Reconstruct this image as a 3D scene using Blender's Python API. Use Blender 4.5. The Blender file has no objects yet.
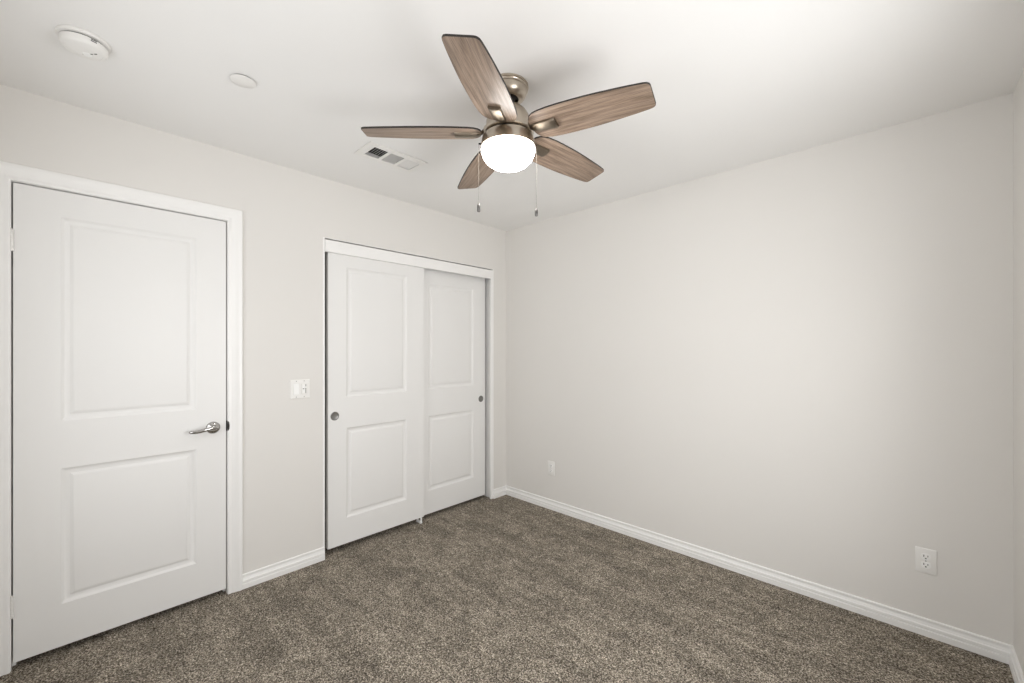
import bpy, bmesh, math, random
from mathutils import Vector, Matrix
random.seed(7)
D = bpy.data
SC = bpy.context.scene
COL = SC.collection
R = math.radians

# ------------------------------------------------------------------ camera
cam_d = D.cameras.new('camera')
cam_d.sensor_fit = 'HORIZONTAL'
cam_d.sensor_width = 36.0
cam_d.lens = 417.43 * 36.0 / 1024.0
cam_d.shift_y = 7.21 / 1024.0
cam_d.clip_start = 0.01
cam_d.clip_end = 60
cam = D.objects.new('camera', cam_d)
cam.location = (2.7296, -2.7805, 1.3424)
cam.rotation_euler = (R(90), 0, R(43.6488))
COL.objects.link(cam)
SC.camera = cam

# ------------------------------------------------------------------ room measures
W = 3.05            # room across (x), the left wall is x = 0
L = 3.12            # room deep (y from 0 down to -L)
H = 2.44
ZF = -0.012          # top of the carpet
WIN = (-2.00, -0.95, 0.72, 1.88)      # window in the right wall: y0, y1, z0, z1
FILL_WIN = (0.55, 2.75, 0.70, 1.95)       # invented fill light window in the back wall: x0, x1, z0, z1

# ------------------------------------------------------------------ world, lights, exposure
world = D.worlds.new('overcast_sky')
SC.world = world
world.use_nodes = True
bg = world.node_tree.nodes['Background']
bg.inputs[0].default_value = (0.93, 0.97, 1.0, 1)
bg.inputs[1].default_value = 0.8

def area(name, loc, rot, sx, sy, power, col):
    l = D.lights.new(name, 'AREA')
    l.shape = 'RECTANGLE'; l.size = sx; l.size_y = sy
    l.energy = power; l.color = col
    o = D.objects.new(name, l); o.location = loc; o.rotation_euler = rot
    COL.objects.link(o)
    return o

# daylight that comes in through the window of the right wall
wy, wz = (WIN[0] + WIN[1]) / 2, (WIN[2] + WIN[3]) / 2
P_SKY, P_FILL = 39.5, 21.5
area('window_daylight', (W + 0.17, wy, wz), (0, R(90), 0), WIN[3] - WIN[2], WIN[1] - WIN[0], P_SKY, (1.0, 1.0, 1.0))
# soft fill lamp added outside the invented back wall window
vx, vz = (FILL_WIN[0] + FILL_WIN[1]) / 2, (FILL_WIN[2] + FILL_WIN[3]) / 2
area('back_fill', (vx, -L - 0.17, vz), (R(90), 0, 0), FILL_WIN[1] - FILL_WIN[0], FILL_WIN[3] - FILL_WIN[2], P_FILL, (1.0, 1.0, 1.0))

SC.view_settings.view_transform = 'Standard'
SC.view_settings.look = 'None'
SC.view_settings.gamma = 1.0
SC.view_settings.use_curve_mapping = False
SC.view_settings.exposure = 0.0
SC.cycles.use_denoising = True
SC.cycles.max_bounces = 14
SC.cycles.diffuse_bounces = 10
SC.cycles.glossy_bounces = 5
SC.cycles.transparent_max_bounces = 8
SC.cycles.sample_clamp_indirect = 6.0
GLOBE_EMIT = 24.0

# ------------------------------------------------------------------ materials
def mat(name, col, rough=0.5, metal=0.0, spec=0.5):
    m = D.materials.new(name); m.use_nodes = True
    b = m.node_tree.nodes['Principled BSDF']
    b.inputs['Base Color'].default_value = (*col, 1)
    b.inputs['Roughness'].default_value = rough
    b.inputs['Metallic'].default_value = metal
    b.inputs['Specular IOR Level'].default_value = spec
    return m

def nodes(m):
    t = m.node_tree
    return t, t.nodes, t.links, t.nodes['Principled BSDF']

def coords(m, scale=(1, 1, 1), kind='Object'):
    t, n, l, b = nodes(m)
    tc = n.new('ShaderNodeTexCoord'); mp = n.new('ShaderNodeMapping')
    mp.inputs['Scale'].default_value = scale
    l.new(tc.outputs[kind], mp.inputs['Vector'])
    return mp.outputs['Vector']

def noise(m, vec, scale, detail=2.0, rough=0.5, dist=0.0):
    t, n, l, b = nodes(m)
    x = n.new('ShaderNodeTexNoise')
    x.inputs['Scale'].default_value = scale
    x.inputs['Detail'].default_value = detail
    x.inputs['Roughness'].default_value = rough
    x.inputs['Distortion'].default_value = dist
    l.new(vec, x.inputs['Vector'])
    return x.outputs['Fac']

def ramp(m, fac, stops):
    t, n, l, b = nodes(m)
    x = n.new('ShaderNodeValToRGB')
    e = x.color_ramp.elements
    while len(e) < len(stops): e.new(0.5)
    for k, (p, c) in enumerate(stops):
        e[k].position = p
        e[k].color = (c, c, c, 1) if isinstance(c, (int, float)) else (*c, 1)
    l.new(fac, x.inputs['Fac'])
    return x.outputs['Color']

def mixc(m, a, bb, fac, mode='MIX'):
    t, n, l, b = nodes(m)
    x = n.new('ShaderNodeMix'); x.data_type = 'RGBA'; x.blend_type = mode
    if isinstance(fac, (int, float)): x.inputs['Factor'].default_value = fac
    else: l.new(fac, x.inputs['Factor'])
    for i, v in (('A', a), ('B', bb)):
        s = [q for q in x.inputs if q.name == i and q.type == 'RGBA'][0]
        if isinstance(v, tuple): s.default_value = (*v, 1)
        else: l.new(v, s)
    return [q for q in x.outputs if q.type == 'RGBA'][0]

def bump(m, h, strength, dist):
    t, n, l, b = nodes(m)
    x = n.new('ShaderNodeBump')
    x.inputs['Strength'].default_value = strength
    x.inputs['Distance'].default_value = dist
    l.new(h, x.inputs['Height']); l.new(x.outputs['Normal'], b.inputs['Normal'])

def setcol(m, c):
    t, n, l, b = nodes(m); l.new(c, b.inputs['Base Color'])

def plaster(name, col, rough=0.85):
    m = mat(name, col, rough, 0, 0.25)
    v = coords(m)
    big = ramp(m, noise(m, v, 1.3, 3), [(0.3, 0.985), (0.7, 1.0)])
    setcol(m, mixc(m, col, big, 1.0, 'MULTIPLY'))
    bump(m, noise(m, v, 140, 3, 0.6), 0.10, 0.002)
    return m

M = {}
M['wall'] = plaster('greige_wall_paint', (0.745, 0.728, 0.703))
M['ceiling'] = plaster('white_ceiling_paint', (0.855, 0.85, 0.84))
def painted(name, col, rough, bs=0.03):
    m = mat(name, col, rough, 0, 0.5)
    v = coords(m)
    bump(m, noise(m, v, 90, 2), bs, 0.001)
    return m
M['trim'] = painted('white_trim_paint', (0.86, 0.855, 0.845), 0.35)
M['door'] = painted('white_door_paint', (0.80, 0.795, 0.785), 0.42)
M['door'].node_tree.nodes['Principled BSDF'].inputs['Specular IOR Level'].default_value = 0.35
M['plastic'] = painted('white_plastic', (0.82, 0.81, 0.79), 0.35, 0.0)
M['plastic_b'] = painted('bright_white_plastic', (0.88, 0.88, 0.87), 0.3, 0.0)
M['dark'] = painted('dark_void', (0.015, 0.014, 0.013), 0.8, 0.0)
M['slot'] = painted('slot_grey', (0.05, 0.047, 0.044), 0.7, 0.0)
M['duct'] = painted('duct_grey', (0.018, 0.017, 0.016), 0.7, 0.0)
M['closet'] = painted('dark_blocker_lining', (0.12, 0.115, 0.11), 0.9, 0.0)  # lining of the added boxes, darkened to deepen the shade under the doors

def metal(name, col, rough, streak=0.0, scale=(1, 1, 1)):
    m = mat(name, col, rough, 1.0)
    if streak:
        v = coords(m, scale)
        f = noise(m, v, 60, 3, 0.6)
        setcol(m, mixc(m, col, ramp(m, f, [(0.3, 1 - streak), (0.7, 1.0)]), 1.0, 'MULTIPLY'))
        t, n, l, b = nodes(m)
        mr = n.new('ShaderNodeMapRange')
        mr.inputs['To Min'].default_value = rough * 0.8; mr.inputs['To Max'].default_value = rough * 1.25
        l.new(f, mr.inputs['Value']); l.new(mr.outputs[0], b.inputs['Roughness'])
    return m
M['nickel'] = metal('brushed_nickel', (0.52, 0.46, 0.385), 0.29, 0.03, (0.4, 0.4, 30))
M['arm'] = metal('dull_nickel', (0.24, 0.20, 0.155), 0.40, 0.10, (2, 2, 2))
M['chain'] = metal('chain_metal', (0.20, 0.185, 0.16), 0.5)
M['fob'] = metal('fob_metal', (0.16, 0.155, 0.15), 0.4)
M['nickel_dark'] = metal('dark_nickel', (0.20, 0.17, 0.14), 0.35)
M['chrome'] = metal('polished_chrome', (0.50, 0.49, 0.48), 0.07)
M['satin'] = metal('satin_nickel', (0.27, 0.265, 0.255), 0.34, 0.1)
M['hinge'] = mat('painted_hinge', (0.80, 0.79, 0.77), 0.35, 0.15)
M['black_metal'] = metal('black_metal', (0.03, 0.028, 0.026), 0.4)

# oak veneer on the blades: grain runs along the local x axis of each blade
def wood():
    m = mat('weathered_oak_veneer', (0.4, 0.3, 0.22), 0.42, 0, 0.4)
    v = coords(m, (1.0, 16.0, 16.0))
    n1 = noise(m, v, 4.0, 6, 0.62, 0.5)
    c1 = ramp(m, n1, [(0.28, (0.145, 0.098, 0.068)), (0.44, (0.245, 0.174, 0.126)),
                      (0.58, (0.335, 0.247, 0.186)), (0.75, (0.42, 0.32, 0.25))])
    v2 = coords(m, (2.5, 110.0, 110.0))
    n2 = noise(m, v2, 4.0, 4, 0.7)
    c2 = ramp(m, n2, [(0.33, 0.55), (0.5, 0.95), (0.7, 1.15)])
    c = mixc(m, c1, c2, 1.0, 'MULTIPLY')
    v3 = coords(m, (1.6, 4.0, 4.0))
    n3 = noise(m, v3, 2.2, 2)
    c3 = ramp(m, n3, [(0.35, 0.84), (0.65, 1.08)])
    setcol(m, mixc(m, c, c3, 1.0, 'MULTIPLY'))
    bump(m, n2, 0.25, 0.0006)
    return m
M['wood'] = wood()
M['wood_edge'] = mat('espresso_blade_edge', (0.018, 0.013, 0.010), 0.5)

def carpet():
    m = mat('grey_brown_cut_pile', (0.15, 0.13, 0.11), 0.95, 0, 0.1)
    v = coords(m)
    # yarn tufts, light and dark
    f1 = noise(m, v, 150, 3, 0.8, 0.2)
    c = ramp(m, f1, [(0.34, (0.010, 0.008, 0.006)), (0.44, (0.112, 0.094, 0.071)),
                     (0.54, (0.285, 0.249, 0.201)), (0.66, (0.70, 0.63, 0.54))])
    # clumps of tufts leaning together
    f3 = noise(m, v, 42, 3, 0.7, 0.4)
    c = mixc(m, c, ramp(m, f3, [(0.30, 0.70), (0.5, 1.0), (0.70, 1.32)]), 1.0, 'MULTIPLY')
    # nap brushed in strokes by the vacuum, parallel to the far wall
    vs = coords(m, (0.5, 5.5, 1))
    st = noise(m, vs, 1.5, 4, 0.65, 0.25)
    c = mixc(m, c, ramp(m, st, [(0.38, 0.82), (0.465, 0.90), (0.495, 1.06), (0.62, 0.95)]), 1.0, 'MULTIPLY')
    p = noise(m, v, 7.0, 5, 0.68, 0.6)
    c = mixc(m, c, ramp(m, p, [(0.34, 0.78), (0.5, 1.0), (0.66, 1.2)]), 1.0, 'MULTIPLY')
    setcol(m, c)
    t, n, l, b = nodes(m)
    ad = n.new('ShaderNodeMath'); ad.operation = 'ADD'
    l.new(f1, ad.inputs[0]); l.new(f3, ad.inputs[1])
    bump(m, ad.outputs[0], 0.7, 0.006)
    return m
M['carpet'] = carpet()

def globe_mat():
    m = mat('lit_frosted_glass', (0.95, 0.94, 0.92), 0.4)
    t, n, l, b = nodes(m)
    b.inputs['Emission Color'].default_value = (1.0, 0.985, 0.96, 1)
    b.inputs['Emission Strength'].default_value = GLOBE_EMIT
    return m
M['globe'] = globe_mat()

def glass_mat():
    m = D.materials.new('window_glass'); m.use_nodes = True
    t = m.node_tree; t.nodes.clear()
    o = t.nodes.new('ShaderNodeOutputMaterial'); mx = t.nodes.new('ShaderNodeMixShader')
    tr = t.nodes.new('ShaderNodeBsdfTransparent'); gl = t.nodes.new('ShaderNodeBsdfGlossy')
    gl.inputs['Roughness'].default_value = 0.0
    mx.inputs[0].default_value = 0.06
    t.links.new(tr.outputs[0], mx.inputs[1]); t.links.new(gl.outputs[0], mx.inputs[2])
    t.links.new(mx.outputs[0], o.inputs[0])
    return m
M['glass'] = glass_mat()

# ------------------------------------------------------------------ mesh helpers
def tag(o, label=None, cat=None, group=None, kind=None):
    if label: o['label'] = label
    if cat: o['category'] = cat
    if group: o['group'] = group
    if kind: o['kind'] = kind
    return o

def obj(name, bm, m, parent=None, smooth=None, fix=True):
    if fix: bmesh.ops.recalc_face_normals(bm, faces=bm.faces)
    me = D.meshes.new(name); bm.to_mesh(me); bm.free()
    for q in (m if isinstance(m, (list, tuple)) else [m]): me.materials.append(q)
    if smooth is not None:
        for p in me.polygons: p.use_smooth = True
        me.set_sharp_from_angle(angle=R(smooth))
    o = D.objects.new(name, me); COL.objects.link(o)
    if parent: o.parent = parent
    return o

def empty(name, loc, rot=(0, 0, 0)):
    o = D.objects.new(name, None); o.location = loc; o.rotation_euler = rot
    o.empty_display_size = 0.1
    COL.objects.link(o); return o

def box(bm, x0, x1, y0, y1, z0, z1, bev=0.0, seg=2, mi=0):
    v = [bm.verts.new((x, y, z)) for x in (x0, x1) for y in (y0, y1) for z in (z0, z1)]
    fs = [(0, 1, 3, 2), (4, 6, 7, 5), (0, 4, 5, 1), (2, 3, 7, 6), (0, 2, 6, 4), (1, 5, 7, 3)]
    F = [bm.faces.new([v[i] for i in f]) for f in fs]
    for f in F: f.material_index = mi
    if bev:
        es = list({e for f in F for e in f.edges})
        bmesh.ops.bevel(bm, geom=es, offset=bev, segments=seg, affect='EDGES', profile=0.5)

def lathe(bm, prof, seg=48, mi=0, cap0=True, cap1=True, tf=None):
    rings = []
    for r, z in prof:
        if r < 1e-6: rings.append([bm.verts.new((0, 0, z))])
        else: rings.append([bm.verts.new((r * math.cos(2 * math.pi * k / seg), r * math.sin(2 * math.pi * k / seg), z)) for k in range(seg)])
    for a, b in zip(rings, rings[1:]):
        for k in range(seg):
            j = (k + 1) % seg
            if len(a) == 1 and len(b) == 1: continue
            if len(a) == 1: f = bm.faces.new((a[0], b[k], b[j]))
            elif len(b) == 1: f = bm.faces.new((a[k], a[j], b[0]))
            else: f = bm.faces.new((a[k], a[j], b[j], b[k]))
            f.material_index = mi
    for c, rg in ((cap0, rings[0]), (cap1, rings[-1])):
        if c and len(rg) > 2: bm.faces.new(rg).material_index = mi
    if tf is not None:
        bmesh.ops.transform(bm, matrix=tf, verts=[v for rg in rings for v in rg])

def tube(bm, pts, rad, seg=12, flat=1.0):
    """round bar through points; rad may be a list"""
    pts = [Vector(p) for p in pts]
    rad = rad if isinstance(rad, (list, tuple)) else [rad] * len(pts)
    rings = []
    up = Vector((0, 0, 1))
    for i, p in enumerate(pts):
        d = (pts[min(i + 1, len(pts) - 1)] - pts[max(i - 1, 0)]).normalized()
        s = d.cross(up)
        if s.length < 1e-3: s = d.cross(Vector((1, 0, 0)))
        s.normalize(); u = s.cross(d).normalized()
        rings.append([bm.verts.new(p + (s * math.cos(2 * math.pi * k / seg) + u * math.sin(2 * math.pi * k / seg) * flat) * rad[i]) for k in range(seg)])
    for a, b in zip(rings, rings[1:]):
        for k in range(seg):
            j = (k + 1) % seg
            bm.faces.new((a[k], a[j], b[j], b[k]))
    bm.faces.new(rings[0]); bm.faces.new(rings[-1])

def grid_slab(bm, a0, a1, b0, b1, holes, place, d0, d1):
    """slab over the rectangle a0..a1 x b0..b1 with rectangular holes; place(a, b, d) gives the point"""
    As = sorted({a0, a1, *[h[0] for h in holes], *[h[1] for h in holes]})
    Bs = sorted({b0, b1, *[h[2] for h in holes], *[h[3] for h in holes]})
    cell = lambda i, j: not any(h[0] - 1e-6 <= As[i] and As[i + 1] <= h[1] + 1e-6 and h[2] - 1e-6 <= Bs[j] and Bs[j + 1] <= h[3] + 1e-6 for h in holes)
    V = {}
    def vt(i, j, d):
        k = (i, j, d)
        if k not in V: V[k] = bm.verts.new(place(As[i], Bs[j], d))
        return V[k]
    na, nb = len(As) - 1, len(Bs) - 1
    ok = lambda i, j: 0 <= i < na and 0 <= j < nb and cell(i, j)
    for i in range(na):
        for j in range(nb):
            if not ok(i, j): continue
            for d in (d0, d1):
                bm.faces.new((vt(i, j, d), vt(i + 1, j, d), vt(i + 1, j + 1, d), vt(i, j + 1, d)))
            for di, dj, e in ((-1, 0, ((i, j), (i, j + 1))), (1, 0, ((i + 1, j), (i + 1, j + 1))),
                              (0, -1, ((i, j), (i + 1, j))), (0, 1, ((i, j + 1), (i + 1, j + 1)))):
                if not ok(i + di, j + dj):
                    (p, q), (r_, s_) = e
                    bm.faces.new((vt(p, q, d0), vt(r_, s_, d0), vt(r_, s_, d1), vt(p, q, d1)))

def prism(bm, prof, place, t0, t1):
    """extrude a closed 2-D profile; place(u, w, t)"""
    A = [bm.verts.new(place(u, w, t0)) for u, w in prof]
    B = [bm.verts.new(place(u, w, t1)) for u, w in prof]
    n = len(prof)
    for k in range(n):
        j = (k + 1) % n
        bm.faces.new((A[k], A[j], B[j], B[k]))
    bm.faces.new(A); bm.faces.new(B)

# ------------------------------------------------------------------ the room shell
DOOR = (-2.964, -2.198, 2.048)          # entry opening: y0, y1, top
CLO = (-1.667, -0.173, 2.060)           # closet opening
T = 0.115
bm = bmesh.new()
grid_slab(bm, -L - T, T, ZF, H, [(DOOR[0] - 0.02, DOOR[1] + 0.02, ZF, DOOR[2] + 0.02), (CLO[0] - 0.012, CLO[1] + 0.012, ZF, CLO[2])],
          lambda a, b, d: (d, a, b), 0.0, -T)
tag(obj('wall_left', bm, M['wall']), 'greige painted left wall holding the entry door and the closet opening', 'wall', kind='structure')
bm = bmesh.new(); box(bm, 0, W, 0, T, ZF, H)
tag(obj('wall_far', bm, M['wall']), 'plain greige painted wall to the right of the corner, with two outlets', 'wall', kind='structure')
bm = bmesh.new()
grid_slab(bm, -L - T, T, ZF, H, [WIN], lambda a, b, d: (d, a, b), W, W + T)
tag(obj('wall_right', bm, M['wall']), 'narrow strip of greige wall at the right edge of the photo', 'wall', kind='structure')
bm = bmesh.new()
grid_slab(bm, 0, W, ZF, H, [FILL_WIN], lambda a, b, d: (a, d, b), -L, -L - T)
tag(obj('wall_back', bm, M['wall']), 'greige painted wall behind the camera', 'wall', kind='structure')

VENT = (0.500, 0.643, -1.665, -1.362)   # register opening in the ceiling
bm = bmesh.new()
grid_slab(bm, -T, W + T, -L - T, T, [VENT], lambda a, b, d: (a, b, d), H, H + 0.02)
tag(obj('ceiling', bm, M['ceiling']), 'smooth white painted ceiling with fan, smoke alarm and register', 'ceiling', kind='structure')
bm = bmesh.new(); box(bm, -0.9, W + T, -L - T, T, ZF - 0.06, ZF)
tag(obj('floor', bm, M['carpet']), 'grey brown cut pile carpet with vacuum strokes', 'floor', kind='structure')

# unseen dark boxes added behind the doors to block light leaking through gaps
def niche(name, y0, y1, lab):
    bm = bmesh.new()
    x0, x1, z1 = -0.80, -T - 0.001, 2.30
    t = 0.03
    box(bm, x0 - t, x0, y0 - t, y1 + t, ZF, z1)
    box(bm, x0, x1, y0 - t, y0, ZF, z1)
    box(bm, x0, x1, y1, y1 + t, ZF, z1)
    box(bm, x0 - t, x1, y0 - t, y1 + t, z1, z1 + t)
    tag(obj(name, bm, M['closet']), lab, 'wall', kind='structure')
niche('wall_closet_blocker', CLO[0] - 0.08, CLO[1] + 0.08, 'dark closet box added behind the sliding doors to keep light out')
niche('wall_hall_blocker', DOOR[0] - 0.06, DOOR[1] + 0.06, 'dark hall box added behind the entry door to keep light out')

# ------------------------------------------------------------------ baseboards
BB = [(0, 0), (0.0145, 0), (0.0145, 0.0260), (0.0130, 0.0285), (0.0080, 0.0290), (0.0080, 0.0320), (0.0130, 0.0330), (0.0128, 0.0460),
      (0.0110, 0.0495), (0.0085, 0.0500), (0.0080, 0.0530), (0.0050, 0.0590), (0.0036, 0.0665), (0.0038, 0.0685), (0.0085, 0.0695), (0.0088, 0.0765), (0.0065, 0.0800), (0, 0.0805)]
BB = [(u, w + ZF) for u, w in BB]
def baseboard(name, place, t0, t1, lab):
    bm = bmesh.new(); prism(bm, BB, place, t0, t1)
    return tag(obj(name, bm, M['trim'], smooth=25), lab, 'baseboard', kind='structure')
pl = lambda u, w, t: (u, t, w)
baseboard('baseboard_left', pl, -2.1275, CLO[0] - 0.004, 'white baseboard between the entry door casing and the closet')
baseboard('baseboard_corner', pl, CLO[1] + 0.004, 0.0, 'short white baseboard between the closet and the room corner')
baseboard('baseboard_far', lambda u, w, t: (t, -u, w), 0.0, W, 'long white baseboard along the wall with two outlets')
baseboard('baseboard_right', lambda u, w, t: (W - u, t, w), -L, 0.0, 'white baseboard at the bottom right corner of the photo')
baseboard('baseboard_back', lambda u, w, t: (t, -L + u, w), 0.0, W, 'white baseboard of the wall behind the camera')

# ------------------------------------------------------------------ entry door casing and jamb
def casing():
    bm = bmesh.new()
    y0, y1, zt = DOOR[0], DOOR[1], DOOR[2]
    # profile: u = outwards from the opening, x = out of the wall
    P = [(0.0, 0.0), (0.0, 0.009), (0.003, 0.0105), (0.012, 0.0105), (0.016, 0.0085), (0.020, 0.0085), (0.030, 0.0115),
         (0.044, 0.0135), (0.050, 0.0165), (0.060, 0.0175), (0.066, 0.0165), (0.0685, 0.013), (0.0685, 0.0)]
    rv = 0.002
    def ring(f): return [bm.verts.new(f(u, x)) for u, x in P]
    a = ring(lambda u, x: (x, y1 + rv + u, ZF))
    b = ring(lambda u, x: (x, y1 + rv + u, zt + rv + u))
    c = ring(lambda u, x: (x, y0 - rv - u, zt + rv + u))
    d = ring(lambda u, x: (x, y0 - rv - u, ZF))
    for A, B in ((a, b), (b, c), (c, d)):
        for k in range(len(P)):
            j = (k + 1) % len(P)
            bm.faces.new((A[k], A[j], B[j], B[k]))
    bm.faces.new(a); bm.faces.new(d)
    o = tag(obj('trim_1', bm, M['trim'], smooth=30), 'white moulded casing around the entry door', 'door casing', kind='structure')
    # jamb lining and stop
    bm = bmesh.new()
    j = 0.019
    box(bm, -T, 0.0, y0 - j, y0, ZF, zt + j)
    box(bm, -T, 0.0, y1, y1 + j, ZF, zt + j)
    box(bm, -T, 0.0, y0, y1, zt, zt + j)
    s0, s1 = -0.075, -0.042
    box(bm, s0, s1, y0, y0 + 0.011, ZF, zt)
    box(bm, s0, s1, y1 - 0.011, y1, ZF, zt)
    box(bm, s0, s1, y0 + 0.011, y1 - 0.011, zt - 0.011, zt)
    obj('door_jamb', bm, M['trim'], o)
    # strike plate on the jamb edge, rounded lip
    bm = bmesh.new()
    n = 10
    pr = [(-0.030, -0.0275), (-0.030, 0.0275)] + [(0.0 + 0.0095 * math.cos(t), 0.0275 * math.sin(t)) for t in [math.pi / 2 - math.pi * k / n for k in range(n + 1)]]
    prism(bm, pr, lambda u, w, t: (0.0005 + u * 0.6, t, 0.917 + w), y1 - 0.0016, y1 + 0.0002)
    pr2 = [(0.0, -0.026)] + [(0.0075 * math.cos(t), 0.026 * math.sin(t)) for t in [-math.pi / 2 + math.pi * k / n for k in range(n + 1)]] + [(0.0, 0.026)]
    prism(bm, pr2[1:-1], lambda u, w, t: (t, y1 + 0.0015 + u, 0.917 + w), 0.0085, 0.0115)
    obj('strike_plate', bm, M['black_metal'], o)
    return o
casing()

# ------------------------------------------------------------------ moulded panel doors
def panel_door(y0, y1, z0, z1, thick, panels):
    """slab whose front is x = 0, room side +x; panels are (y0, y1, z0, z1) outer edges of the moulding"""
    bm = bmesh.new()
    As = sorted({y0, y1, *[p[0] for p in panels], *[p[1] for p in panels]})
    Bs = sorted({z0, z1, *[p[2] for p in panels], *[p[3] for p in panels]})
    V = {}
    def vt(i, j):
        if (i, j) not in V: V[(i, j)] = bm.verts.new((0, As[i], Bs[j]))
        return V[(i, j)]
    for i in range(len(As) - 1):
        for j in range(len(Bs) - 1):
            if any(p[0] - 1e-6 <= As[i] and As[i + 1] <= p[1] + 1e-6 and p[2] - 1e-6 <= Bs[j] and Bs[j + 1] <= p[3] + 1e-6 for p in panels): continue
            bm.faces.new((vt(i, j), vt(i + 1, j), vt(i + 1, j + 1), vt(i, j + 1)))
    prof = [(0.0, 0.0), (0.003, -0.0015), (0.008, -0.0055), (0.014, -0.0085), (0.021, -0.0098), (0.028, -0.0092),
            (0.035, -0.0062), (0.041, -0.0038), (0.045, -0.0033)]
    for p in panels:
        prev = [vt(As.index(p[a]), Bs.index(p[b])) for a, b in ((0, 2), (1, 2), (1, 3), (0, 3))]
        for ins, dep in prof[1:]:
            cur = [bm.verts.new((dep, y, z)) for y, z in ((p[0] + ins, p[2] + ins), (p[1] - ins, p[2] + ins), (p[1] - ins, p[3] - ins), (p[0] + ins, p[3] - ins))]
            for k in range(4):
                q = (k + 1) % 4
                bm.faces.new((prev[k], prev[q], cur[q], cur[k]))
            prev = cur
        bm.faces.new(prev)
    # back and rim
    b = [bm.verts.new((-thick, y, z)) for y, z in ((y0, z0), (y1, z0), (y1, z1), (y0, z1))]
    bm.faces.new(b)
    na, nb = len(As) - 1, len(Bs) - 1
    edges = [[vt(i, 0) for i in range(na + 1)], [vt(na, j) for j in range(nb + 1)], [vt(i, nb) for i in range(na, -1, -1)], [vt(0, j) for j in range(nb, -1, -1)]]
    for k, e in enumerate(edges):
        bm.faces.new(e + [b[(k + 1) % 4], b[k]])
    return bm

ez0, ez1 = 0.018, 2.0425
dy0, dy1 = DOOR[0] + 0.0055, DOOR[1] - 0.0050
d1 = obj('door_1', panel_door(dy0, dy1, ez0, ez1, 0.035, [(-2.822, -2.334, 1.020, 1.929), (-2.822, -2.334, 0.206, 0.810)]), M['door'], smooth=18)
d1.location.x = -0.004
tag(d1, 'white two panel entry door with chrome lever and hinges', 'door', kind='structure')

# lever handle, pointing towards the hinges
hy, hz = -2.262, 0.915
X90 = Matrix.Rotation(R(90), 4, 'Y')
bm = bmesh.new()
lathe(bm, [(0.0, 0.0), (0.0325, 0.0), (0.0325, 0.003), (0.0315, 0.006), (0.027, 0.0095), (0.019, 0.0125), (0.0135, 0.0145), (0.0125, 0.018), (0, 0.018)], 40,
      tf=Matrix.Translation((0.0, hy, hz)) @ X90)
rose = obj('door_handle', bm, M['chrome'], d1, smooth=40)
bm = bmesh.new()
lathe(bm, [(0, 0), (0.0095, 0), (0.0095, 0.030), (0.0085, 0.033), (0, 0.033)], 24, tf=Matrix.Translation((0.016, hy, hz)) @ X90)
pts, rad = [], []
for k in range(17):
    t = k / 16
    pts.append((0.043 + 0.010 * math.sin(t * math.pi * 0.9) - 0.004 * t, hy + 0.012 - 0.122 * t, hz + 0.001 - 0.006 * t + 0.0035 * math.sin(t * 2 * math.pi)))
    rad.append(0.0112 - 0.0022 * t if 0.03 < t < 0.97 else 0.007 - 0.002 * t)
tube(bm, pts, rad, 16, 0.95)
obj('lever', bm, M['chrome'], rose, smooth=50)
# hinges
for zc in (1.797, 0.256):
    bm = bmesh.new()
    yk = DOOR[0] + 0.0015
    for k in range(5):
        a = zc - 0.045 + k * 0.018
        lathe(bm, [(0, 0), (0.0058, 0), (0.0062, 0.0008), (0.0062, 0.0168), (0.0058, 0.0176), (0, 0.0176)], 20, tf=Matrix.Translation((0.0085, yk, a)))
    lathe(bm, [(0, 0), (0.004, 0), (0.005, 0.002), (0.003, 0.005), (0, 0.006)], 16, tf=Matrix.Translation((0.0085, yk, zc + 0.045)))
    box(bm, -0.02, 0.006, yk - 0.0012, yk + 0.0002, zc - 0.045, zc + 0.045)
    obj('hinge', bm, M['hinge'], d1, smooth=40)

# ------------------------------------------------------------------ closet: lining, fascia, sliding doors
bm = bmesh.new()
c0, c1, ct = CLO
box(bm, -T, 0.0008, c0 - 0.012, c0, ZF, ct)
box(bm, -T, 0.0008, c1, c1 + 0.012, ZF, ct)
box(bm, -T, 0.0, c0, c1, ct - 0.003, ct - 0.0005)
box(bm, -0.018, 0.0008, c1 - 0.019, c1, ZF, 1.9705)
tag(obj('trim_2', bm, M['trim']), 'white lining boards of the closet opening', 'closet jamb', kind='structure')
bm = bmesh.new()
box(bm, -0.020, 0.003, c0 + 0.002, c1 - 0.001, 1.971, 2.0485, 0.0015, 2)
tag(obj('trim_3', bm, M['trim']), 'flat white fascia board above the sliding closet doors', 'fascia', kind='structure')
bm = bmesh.new()
box(bm, -0.11, -0.0205, c0 + 0.001, c1 - 0.001, 2.02, 2.054)
for xx in (-0.1095, -0.066, -0.0225):
    box(bm, xx, xx + 0.002, c0 + 0.001, c1 - 0.001, 1.985, 2.02)
tag(obj('trim_4', bm, M['satin']), 'metal track hidden behind the closet fascia', 'door track', kind='structure')

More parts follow.
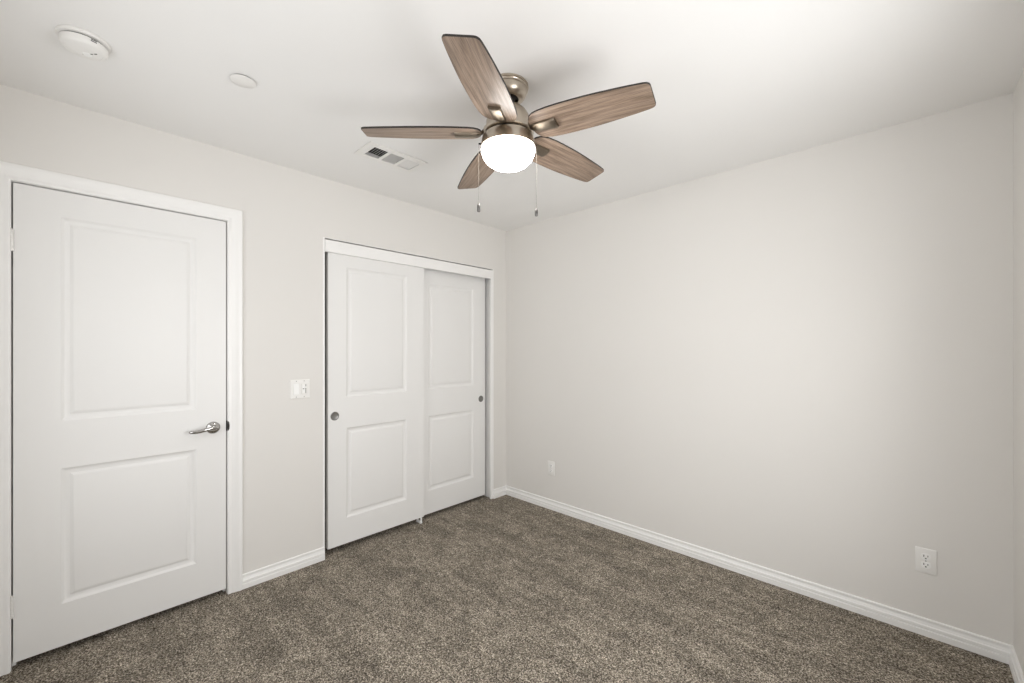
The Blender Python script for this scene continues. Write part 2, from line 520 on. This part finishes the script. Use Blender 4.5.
def closet_door(name, y0, y1, z0, z1, xf, pan, pull_y, pull_z, lab):
    o = obj(name, panel_door(y0, y1, z0, z1, 0.034, pan), M['door'], smooth=18)
    o.location.x = xf
    tag(o, lab, 'door', kind='structure')
    bm = bmesh.new()
    tf = Matrix.Translation((0.0, pull_y, pull_z)) @ X90
    lathe(bm, [(0.0285, 0.0), (0.0285, 0.0016), (0.0270, 0.0026), (0.0245, 0.0026), (0.0235, 0.0018)], 40, cap0=False, cap1=False, tf=tf)
    p = obj('finger_pull', bm, M['satin'], o, smooth=40)
    bm = bmesh.new()
    lathe(bm, [(0.0238, 0.0022), (0.0228, 0.0006), (0.0215, 0.0003), (0, 0.0003)], 40, cap0=False, tf=tf)
    obj('pull_cup', bm, M['satin'], p, smooth=40)
    return o
closet_door('door_2', c0 + 0.029, -0.894, 0.030, 1.985, -0.022, [(-1.515, -1.045, 1.018, 1.893), (-1.515, -1.045, 0.203, 0.809)], -1.593, 0.897,
            'front sliding closet door, the left one with a round finger pull')
closet_door('door_3', -0.965, -0.205, 0.018, 1.995, -0.066, [(-0.821, -0.345, 1.019, 1.866), (-0.821, -0.345, 0.203, 0.803)], -0.256, 0.892,
            'rear sliding closet door nearest the room corner')
# little floor guide under the overlap of the doors
bm = bmesh.new()
box(bm, -0.070, -0.0115, -0.933, -0.916, ZF, 0.004, 0.001, 1)
for xx in (-0.0165, -0.0625):
    box(bm, xx, xx + 0.0045, -0.931, -0.918, 0.003, 0.034, 0.001, 1)
tag(obj('floor_guide', bm, M['plastic_b']), 'small white plastic guide on the carpet under the meeting closet doors', 'door guide')

# ------------------------------------------------------------------ window of the right wall (lights the room)
def window(name, op, place, lab):
    """sliding window; place(a, d, z): a along the wall, d outwards"""
    a0, a1, z0, z1 = op
    f = 0.045
    def bx(bm, A0, A1, d0, d1, Z0, Z1, bev=0.0):
        p, q = place(A0, d0), place(A1, d1)
        box(bm, min(p[0], q[0]), max(p[0], q[0]), min(p[1], q[1]), max(p[1], q[1]), Z0, Z1, bev, 1)
    bm = bmesh.new()
    for r in ((a0, a0 + f, z0, z1), (a1 - f, a1, z0, z1), (a0 + f, a1 - f, z0, z0 + f), (a0 + f, a1 - f, z1 - f, z1),
              ((a0 + a1) / 2 - 0.02, (a0 + a1) / 2 + 0.02, z0 + f, z1 - f)):
        bx(bm, r[0], r[1], 0.05, 0.10, r[2], r[3], 0.003)
    w = tag(obj(name, bm, M['trim']), lab, 'window', kind='structure')
    bm = bmesh.new(); bx(bm, a0 + f - 0.002, a1 - f + 0.002, 0.074, 0.078, z0 + f - 0.002, z1 - f + 0.002)
    obj('pane', bm, M['glass'], w)
    bm = bmesh.new(); bx(bm, a0 - 0.03, a1 + 0.03, -0.03, 0.05, z0 - 0.02, z0 + 0.0005, 0.004)
    obj('window_sill', bm, M['trim'], w)
window('window_1', WIN, lambda a, d: (W + d, a), 'white framed sliding window of the right wall, beside the camera')
window('fill_window', FILL_WIN, lambda a, d: (a, -L - d), 'invented white framed window added to the back wall for fill light')

# ------------------------------------------------------------------ ceiling fan
FX, FY = 1.515, -1.530
fan = empty('ceiling_fan', (FX, FY, H))
tag(fan, 'five blade ceiling fan with weathered oak blades, brushed nickel body and lit globe', 'ceiling fan')
def fz(z): return z - H
bm = bmesh.new()
lathe(bm, [(0.0, fz(2.4395)), (0.083, fz(2.4395)), (0.0845, fz(2.437)), (0.0845, fz(2.430)), (0.0810, fz(2.4285)), (0.0795, fz(2.4260)), (0.0820, fz(2.4240)),
           (0.0820, fz(2.4195)), (0.0790, fz(2.4175)), (0.0780, fz(2.410)), (0.0740, fz(2.398)), (0.066, fz(2.388)), (0.056, fz(2.382)),
           (0.049, fz(2.3805)), (0.0455, fz(2.3800)), (0.0435, fz(2.3815)), (0.0430, fz(2.390))], 64, cap1=False)
can = obj('canopy', bm, M['nickel'], fan, smooth=35)
bm = bmesh.new()
lathe(bm, [(0.0, fz(2.395)), (0.0428, fz(2.395)), (0.0428, fz(2.394)), (0.030, fz(2.388)), (0.018, fz(2.384)), (0.0, fz(2.384))], 40)
obj('hanger_ball', bm, M['black_metal'], can, smooth=40)
bm = bmesh.new()
lathe(bm, [(0, fz(2.386)), (0.0135, fz(2.386)), (0.0135, fz(2.345)), (0, fz(2.345))], 28)
obj('downrod', bm, M['nickel_dark'], fan, smooth=40)
bm = bmesh.new()
lathe(bm, [(0.0, fz(2.358)), (0.022, fz(2.358)), (0.026, fz(2.356)), (0.030, fz(2.350)), (0.045, fz(2.347)), (0.062, fz(2.340)), (0.078, fz(2.326)), (0.0875, fz(2.308)), (0.0915, fz(2.290)),
           (0.0925, fz(2.270)), (0.0925, fz(2.254)), (0.0, fz(2.254))], 64)
obj('motor_housing', bm, M['nickel'], fan, smooth=35)
bm = bmesh.new()   # flywheel ring the blade arms leave from
lathe(bm, [(0.0, fz(2.2535)), (0.098, fz(2.2535)), (0.1045, fz(2.250)), (0.1065, fz(2.244)), (0.1055, fz(2.2375)), (0.100, fz(2.234)), (0.0, fz(2.234))], 64)
obj('flywheel', bm, M['nickel'], fan, smooth=35)
bm = bmesh.new()
lathe(bm, [(0.0, fz(2.2335)), (0.094, fz(2.2335)), (0.094, fz(2.2265)), (0, fz(2.2265))], 48)
obj('shadow_gap', bm, M['black_metal'], fan, smooth=35)
bm = bmesh.new()
lathe(bm, [(0.0, fz(2.226)), (0.099, fz(2.226)), (0.1045, fz(2.2245)), (0.1075, fz(2.220)), (0.110, fz(2.210)), (0.1135, fz(2.192)), (0.1150, fz(2.180)), (0.1150, fz(2.177)), (0.1125, fz(2.176)), (0.0, fz(2.176))], 72)
kit = obj('light_kit', bm, M['nickel'], fan, smooth=35)
bm = bmesh.new()
gp = [(0.0, fz(2.1755)), (0.1115, fz(2.1755))]
for k in range(1, 19):
    a = k / 18 * math.pi / 2
    gp.append((0.1125 * math.cos(a) ** 0.72 if k < 18 else 0.0, fz(2.1755 - 0.079 * math.sin(a))))
lathe(bm, gp, 72)
obj('light_globe', bm, M['globe'], fan, smooth=60)

# blades: local x along the blade, pitched about that axis
ZB = fz(2.2403); PIT = -0.2132; DROOP = 0.0338; PH = 0.2207
half = [(0.112, 0.024), (0.117, 0.044), (0.128, 0.060), (0.145, 0.0705), (0.17, 0.0765), (0.21, 0.0800), (0.26, 0.0812), (0.31, 0.0808), (0.36, 0.0795),
        (0.41, 0.0765), (0.46, 0.0725), (0.51, 0.0680), (0.545, 0.0640), (0.566, 0.0612), (0.578, 0.0580), (0.5855, 0.0515), (0.5880, 0.043)]
def blade_bm():
    bm = bmesh.new()
    out = half + [(r, -w) for r, w in reversed(half)]
    tz, bz, e = 0.0038, -0.0032, 0.0010
    cx = 0.36
    def lay(z, s):
        return [bm.verts.new((cx + (r - cx) * (1 - s * 0.004), w * (1 - s * 0.016), z)) for r, w in out]
    a, b, c, d = lay(bz, 1), lay(bz + e, 0), lay(tz - e, 0), lay(tz, 1)
    n = len(out)
    for A, B in ((a, b), (b, c), (c, d)):
        for k in range(n):
            j = (k + 1) % n
            bm.faces.new((A[k], A[j], B[j], B[k])).material_index = 1
    fb = bm.faces.new(a); fb.material_index = 0
    ft = bm.faces.new(d); ft.material_index = 0
    bmesh.ops.triangulate(bm, faces=[fb, ft])
    return bm
def bracket_bm():
    bm = bmesh.new()
    # stations along x: (x, half width, top z, bottom z)
    st = [(0.085, 0.016, 0.016, 0.004), (0.104, 0.018, 0.012, -0.002), (0.122, 0.020, -0.0031, -0.011), (0.140, 0.0235, -0.0031, -0.014), (0.165, 0.0245, -0.0031, -0.0155),
          (0.195, 0.0250, -0.0031, -0.0165), (0.217, 0.0255, -0.0031, -0.0170), (0.222, 0.0245, -0.0031, -0.0150)]
    rings = []
    for x, w, t, b in st:
        r = []
        for k in range(9):          # rounded underside
            a = math.pi * k / 8
            r.append(bm.verts.new((x, -w * math.cos(a), t - (t - b) * math.sin(a) ** 0.45)))
        rings.append(r)
    for A, B in zip(rings, rings[1:]):
        for k in range(8): bm.faces.new((A[k], A[k + 1], B[k + 1], B[k]))
        bm.faces.new((A[8], A[0], B[0], B[8]))
    bm.faces.new(rings[0]); bm.faces.new(rings[-1])
    return bm
b0 = obj('blade', blade_bm(), [M['wood'], M['wood_edge']], fan)
k0 = obj('blade_arm', bracket_bm(), M['arm'], b0, smooth=50)
for i in range(5):
    if i == 0: b, k = b0, k0
    else:
        b = b0.copy(); COL.objects.link(b); b.parent = fan
        k = k0.copy(); COL.objects.link(k); k.parent = b
    b.location = (0, 0, ZB); b.rotation_euler = (PIT, DROOP, PH + i * 2 * math.pi / 5)

# pull chains
for s, ztop, zp0, zp1 in ((-0.1235, 2.197, 1.950, 1.913), (0.1175, 2.190, 1.929, 1.895)):
    cx, cy = 0.7236 * s, 0.6903 * s
    bm = bmesh.new()
    z = fz(ztop)
    n = int((ztop - zp0) / 0.0048)
    tube(bm, [(cx, cy, fz(ztop)), (cx, cy, fz(zp0))], 0.0004, 6)
    for k in range(n):
        zz = fz(ztop) - k * (ztop - zp0) / n
        bmesh.ops.create_icosphere(bm, subdivisions=1, radius=0.0009, matrix=Matrix.Translation((cx, cy, zz)))
    # outlet stub on the light kit
    ch = obj('pull_chain', bm, M['chain'], fan, smooth=60)
    bm = bmesh.new()
    q = 0.108 / abs(s)
    tube(bm, [(cx * q, cy * q, fz(ztop) + 0.001), (cx, cy, fz(ztop) + 0.001)], 0.0035, 10)
    obj('chain_outlet', bm, M['black_metal'], ch, smooth=40)
    bm = bmesh.new()
    h = zp0 - zp1
    lathe(bm, [(0, 0), (0.0022, -0.0005), (0.0036, -0.005), (0.0060, -0.009), (0.0066, -0.013), (0.0066, -h + 0.004), (0.0052, -h + 0.001), (0, -h)], 20,
          tf=Matrix.Translation((cx, cy, fz(zp0))))
    obj('pull_fob', bm, M['fob'], ch, smooth=40)

# ------------------------------------------------------------------ ceiling register
vx0, vx1, vy0, vy1 = 0.478, 0.672, -1.702, -1.346
reg = empty('ceiling_register', ((vx0 + vx1) / 2, (vy0 + vy1) / 2, H))
tag(reg, 'white rectangular air register with three louvre banks beside the fan on the ceiling', 'vent')
ox, oy = (vx0 + vx1) / 2, (vy0 + vy1) / 2
banks = [(-1.659, -1.574), (-1.557, -1.472), (-1.455, -1.370)]
bx0, bx1 = 0.512, 0.632
bm = bmesh.new()
grid_slab(bm, vx0 - ox, vx1 - ox, vy0 - oy, vy1 - oy, [(bx0 - ox, bx1 - ox, a - oy, b - oy) for a, b in banks], lambda a, b, d: (a, b, d), -0.0065, -0.002)
bmesh.ops.recalc_face_normals(bm, faces=bm.faces)
box(bm, vx0 - ox + 0.004, vx1 - ox - 0.004, vy0 - oy + 0.004, vy0 - oy + 0.012, -0.003, -0.0002)
box(bm, vx0 - ox + 0.004, vx1 - ox - 0.004, vy1 - oy - 0.012, vy1 - oy - 0.004, -0.003, -0.0002)
box(bm, vx0 - ox + 0.004, vx0 - ox + 0.012, vy0 - oy + 0.012, vy1 - oy - 0.012, -0.003, -0.0002)
box(bm, vx1 - ox - 0.012, vx1 - ox - 0.004, vy0 - oy + 0.012, vy1 - oy - 0.012, -0.003, -0.0002)
obj('register_frame', bm, M['plastic'], reg)
def slat(bm, c, along, length, tilt):
    """thin slat, centre c, along 'x' or 'y', tilted about its length"""
    w, t = 0.0050, 0.0004
    v0 = len(bm.verts)
    tmp = bmesh.new()
    box(tmp, -length / 2, length / 2, -w, w, -t, t)
    m4 = Matrix.Translation(c) @ (Matrix.Identity(4) if along == 'x' else Matrix.Rotation(R(90), 4, 'Z')) @ Matrix.Rotation(tilt, 4, 'X')
    bmesh.ops.transform(tmp, matrix=m4, verts=tmp.verts)
    mp = {v: bm.verts.new(v.co) for v in tmp.verts}
    for f_ in tmp.faces: bm.faces.new([mp[v] for v in f_.verts])
    tmp.free()
for bi, (a, b) in enumerate(banks):
    bm = bmesh.new()
    if bi != 1:
        n = 6
        for k in range(n):
            y = a + (b - a) * (k + 0.5) / n
            slat(bm, ((bx0 + bx1) / 2 - ox, y - oy, -0.0005), 'x', bx1 - bx0, R(-42 if bi == 2 else 45))
    else:
        n = 10
        for k in range(n):
            x = bx0 + (bx1 - bx0) * (k + 0.5) / n
            slat(bm, (x - ox, (a + b) / 2 - oy, -0.0005), 'y', b - a, R(66))
    obj('louvre_bank', bm, M['plastic'], reg)
bm = bmesh.new()
for x in (0.530, 0.553, 0.577, 0.600, 0.620):
    box(bm, x - ox, x - ox + 0.0015, -1.655 - oy, -1.375 - oy, 0.010, 0.018)
obj('damper', bm, M['slot'], reg)
bm = bmesh.new()   # duct boot above the opening
t = 0.004
X0, X1, Y0, Y1 = VENT[0] - ox, VENT[1] - ox, VENT[2] - oy, VENT[3] - oy
box(bm, X0 - t, X0, Y0 - t, Y1 + t, 0.0205, 0.14); box(bm, X1, X1 + t, Y0 - t, Y1 + t, 0.0205, 0.14)
box(bm, X0, X1, Y0 - t, Y0, 0.0205, 0.14); box(bm, X0, X1, Y1, Y1 + t, 0.0205, 0.14)
box(bm, X0 - t, X1 + t, Y0 - t, Y1 + t, 0.14, 0.144)
obj('duct_boot', bm, M['duct'], reg)

# ------------------------------------------------------------------ smoke alarm and sprinkler cover
sm = empty('smoke_alarm', (0.608, -2.757, H))
tag(sm, 'round white smoke alarm on the ceiling above the entry door', 'smoke alarm')
bm = bmesh.new()
lathe(bm, [(0, -0.0002), (0.0685, -0.0002), (0.0700, -0.002), (0.0700, -0.008), (0.068, -0.0110), (0.063, -0.0120), (0, -0.0125)], 64)
obj('mounting_base', bm, M['plastic'], sm, smooth=35)
bm = bmesh.new(); lathe(bm, [(0, -0.0125), (0.057, -0.0125), (0.057, -0.0165), (0, -0.0165)], 48)
obj('vent_gap', bm, M['slot'], sm, smooth=35)
bm = bmesh.new()
lathe(bm, [(0, -0.0165), (0.0610, -0.0165), (0.0630, -0.0180), (0.0625, -0.0280), (0.0600, -0.0360), (0.0550, -0.0400), (0.0480, -0.0420), (0.0465, -0.0414), (0.0450, -0.0420), (0.030, -0.0440), (0, -0.0445)], 64)
body = obj('alarm_body', bm, M['plastic'], sm, smooth=35)
bm = bmesh.new()
lathe(bm, [(0, -0.0460), (0.012, -0.0460), (0.013, -0.0450), (0.013, -0.0430), (0, -0.0430)], 32, tf=Matrix.Translation((-0.010, 0.008, 0)))
obj('test_button', bm, M['plastic_b'], body, smooth=35)
def turned(name, dims, ang, m, parent):
    bm = bmesh.new(); box(bm, *dims)
    bmesh.ops.transform(bm, matrix=Matrix.Rotation(ang, 4, 'Z'), verts=bm.verts)
    return obj(name, bm, m, parent)
for k in range(4):
    turned('sounder_slot', (-0.016 + k * 0.0135, -0.007 + k * 0.0135, 0.010, 0.0135, -0.0447, -0.0400), R(44), M['slot'], body)
for k in range(2):
    turned('side_vent', (0.0590, 0.0634, -0.008, 0.008, -0.0270 + k * 0.0052, -0.0246 + k * 0.0052), R(22), M['slot'], body)

sp = empty('sprinkler_cover', (0.757, -2.305, H))
tag(sp, 'small round flat white sprinkler cover plate on the ceiling between the alarm and the fan', 'sprinkler cover')
bm = bmesh.new(); lathe(bm, [(0, -0.0002), (0.040, -0.0002), (0.040, -0.0045), (0, -0.0045)], 48)
obj('recess_ring', bm, M['slot'], sp, smooth=35)
bm = bmesh.new(); lathe(bm, [(0, -0.0045), (0.0445, -0.0045), (0.0455, -0.0052), (0.0455, -0.0060), (0.0445, -0.0066), (0, -0.0066)], 56)
obj('cover_plate', bm, M['plastic'], sp, smooth=35)

# ------------------------------------------------------------------ switch plate (two gang) on the left wall
sw = empty('light_switch', (0.0, -1.818, 1.094))
tag(sw, 'white two gang switch plate on the wall between the entry door and the closet', 'light switch')
bm = bmesh.new()
hw, hh = 0.058, 0.0585
grid_slab(bm, -hw, hw, -hh, hh, [(-0.0400, -0.0060, -0.034, 0.034), (0.0060, 0.0400, -0.034, 0.034)], lambda a, b, d: (d, a, b), 0.0002, 0.0060)
es = [e for e in bm.edges if all(abs(v.co.x - 0.006) < 1e-5 and (abs(abs(v.co.y) - hw) < 1e-5 or abs(abs(v.co.z) - hh) < 1e-5) for v in e.verts)
      and (abs(e.verts[0].co.y - e.verts[1].co.y) < 1e-6 and abs(abs(e.verts[0].co.y) - hw) < 1e-5 or abs(e.verts[0].co.z - e.verts[1].co.z) < 1e-6 and abs(abs(e.verts[0].co.z) - hh) < 1e-5)]
bmesh.ops.recalc_face_normals(bm, faces=bm.faces)
bmesh.ops.bevel(bm, geom=es, offset=0.004, segments=3, affect='EDGES', profile=0.5)
obj('wall_plate', bm, M['plastic'], sw)
bm = bmesh.new()   # rocker, rocked towards the top
prism(bm, [(0.001, -0.033), (0.0090, -0.033), (0.0070, 0.0), (0.0060, 0.033), (0.001, 0.033)], lambda u, w, t: (u, t, w), -0.0390, -0.0070)
tag(obj('rocker', bm, M['plastic_b'], sw), 'bright white rocker paddle')
bm = bmesh.new()   # fan control: paddle with slider and small buttons
box(bm, 0.001, 0.0070, 0.0070, 0.0390, -0.033, 0.033, 0.0008, 1)
fc = obj('fan_control', bm, M['plastic'], sw)
bm = bmesh.new()
box(bm, 0.0068, 0.0085, 0.0110, 0.0250, 0.004, 0.026, 0.0006, 1)
box(bm, 0.0068, 0.0085, 0.0110, 0.0250, -0.026, -0.004, 0.0006, 1)
obj('control_button', bm, M['plastic_b'], fc)
bm = bmesh.new()
box(bm, 0.0066, 0.0072, 0.0305, 0.0335, -0.028, 0.028)
box(bm, 0.0066, 0.0072, 0.0140, 0.0230, -0.0020, 0.0020)
obj('slider_slot', bm, M['slot'], fc)
bm = bmesh.new(); box(bm, 0.0070, 0.0105, 0.0290, 0.0350, 0.004, 0.014, 0.0008, 1)
obj('slider_knob', bm, M['plastic_b'], fc)
for yy in (-0.023, 0.023):
    for zz in (-0.0485, 0.0485):
        bm = bmesh.new()
        lathe(bm, [(0, 0.0058), (0.0028, 0.0058), (0.0024, 0.0068), (0, 0.0070)], 14, tf=Matrix.Translation((0, yy, zz)) @ X90)
        obj('plate_screw', bm, M['satin'], sw, smooth=40)

# ------------------------------------------------------------------ duplex outlets on the far wall
def outlet(x, z, lab):
    r = empty('wall_outlet', (x, 0.0, z))
    tag(r, lab, 'outlet', 'duplex outlets on the far wall')
    # plate in local coordinates: a across, b up, room side is -y
    bm = bmesh.new()
    hw, hh, dp = 0.0365, 0.0585, 0.0055
    box(bm, -hw, hw, -dp, -0.0002, -hh, hh, 0.0026, 3)
    obj('wall_plate', bm, M['plastic'], r, smooth=40)
    for s in (0.0195, -0.0195):
        bm = bmesh.new()
        P = []
        for k in range(40):
            a = 2 * math.pi * k / 40
            P.append((0.0172 * math.cos(a), max(-0.0140, min(0.0140, 0.0172 * math.sin(a)))))
        prism(bm, P, lambda u, w, t: (u, t, s + w), -dp - 0.0022, -dp + 0.0004)
        f_ = obj('receptacle', bm, M['plastic_b'], r)
        bm = bmesh.new()
        yy0, yy1 = -dp - 0.0024, -dp - 0.0015
        box(bm, -0.0083, -0.0053, yy0, yy1, s - 0.0005, s + 0.0090)
        box(bm, 0.0053, 0.0083, yy0, yy1, s + 0.0005, s + 0.0085)
        P = [(0.0031 * math.cos(2 * math.pi * k / 16), 0.0031 * math.sin(2 * math.pi * k / 16) - 0.0072) for k in range(16)]
        prism(bm, P, lambda u, w, t: (u, t, s + w), yy0, yy1)
        obj('socket_slots', bm, M['slot'], f_)
    bm = bmesh.new()
    lathe(bm, [(0, dp - 0.0002), (0.0030, dp - 0.0002), (0.0026, dp + 0.0010), (0, dp + 0.0012)], 16, tf=Matrix.Rotation(R(90), 4, 'X'))
    obj('plate_screw', bm, M['satin'], r, smooth=40)
outlet(0.537, 0.335, 'white wall outlet low on the wall near the room corner, farthest from the viewer')
outlet(2.783, 0.340, 'white duplex outlet low on the wall at the right, nearest the viewer')
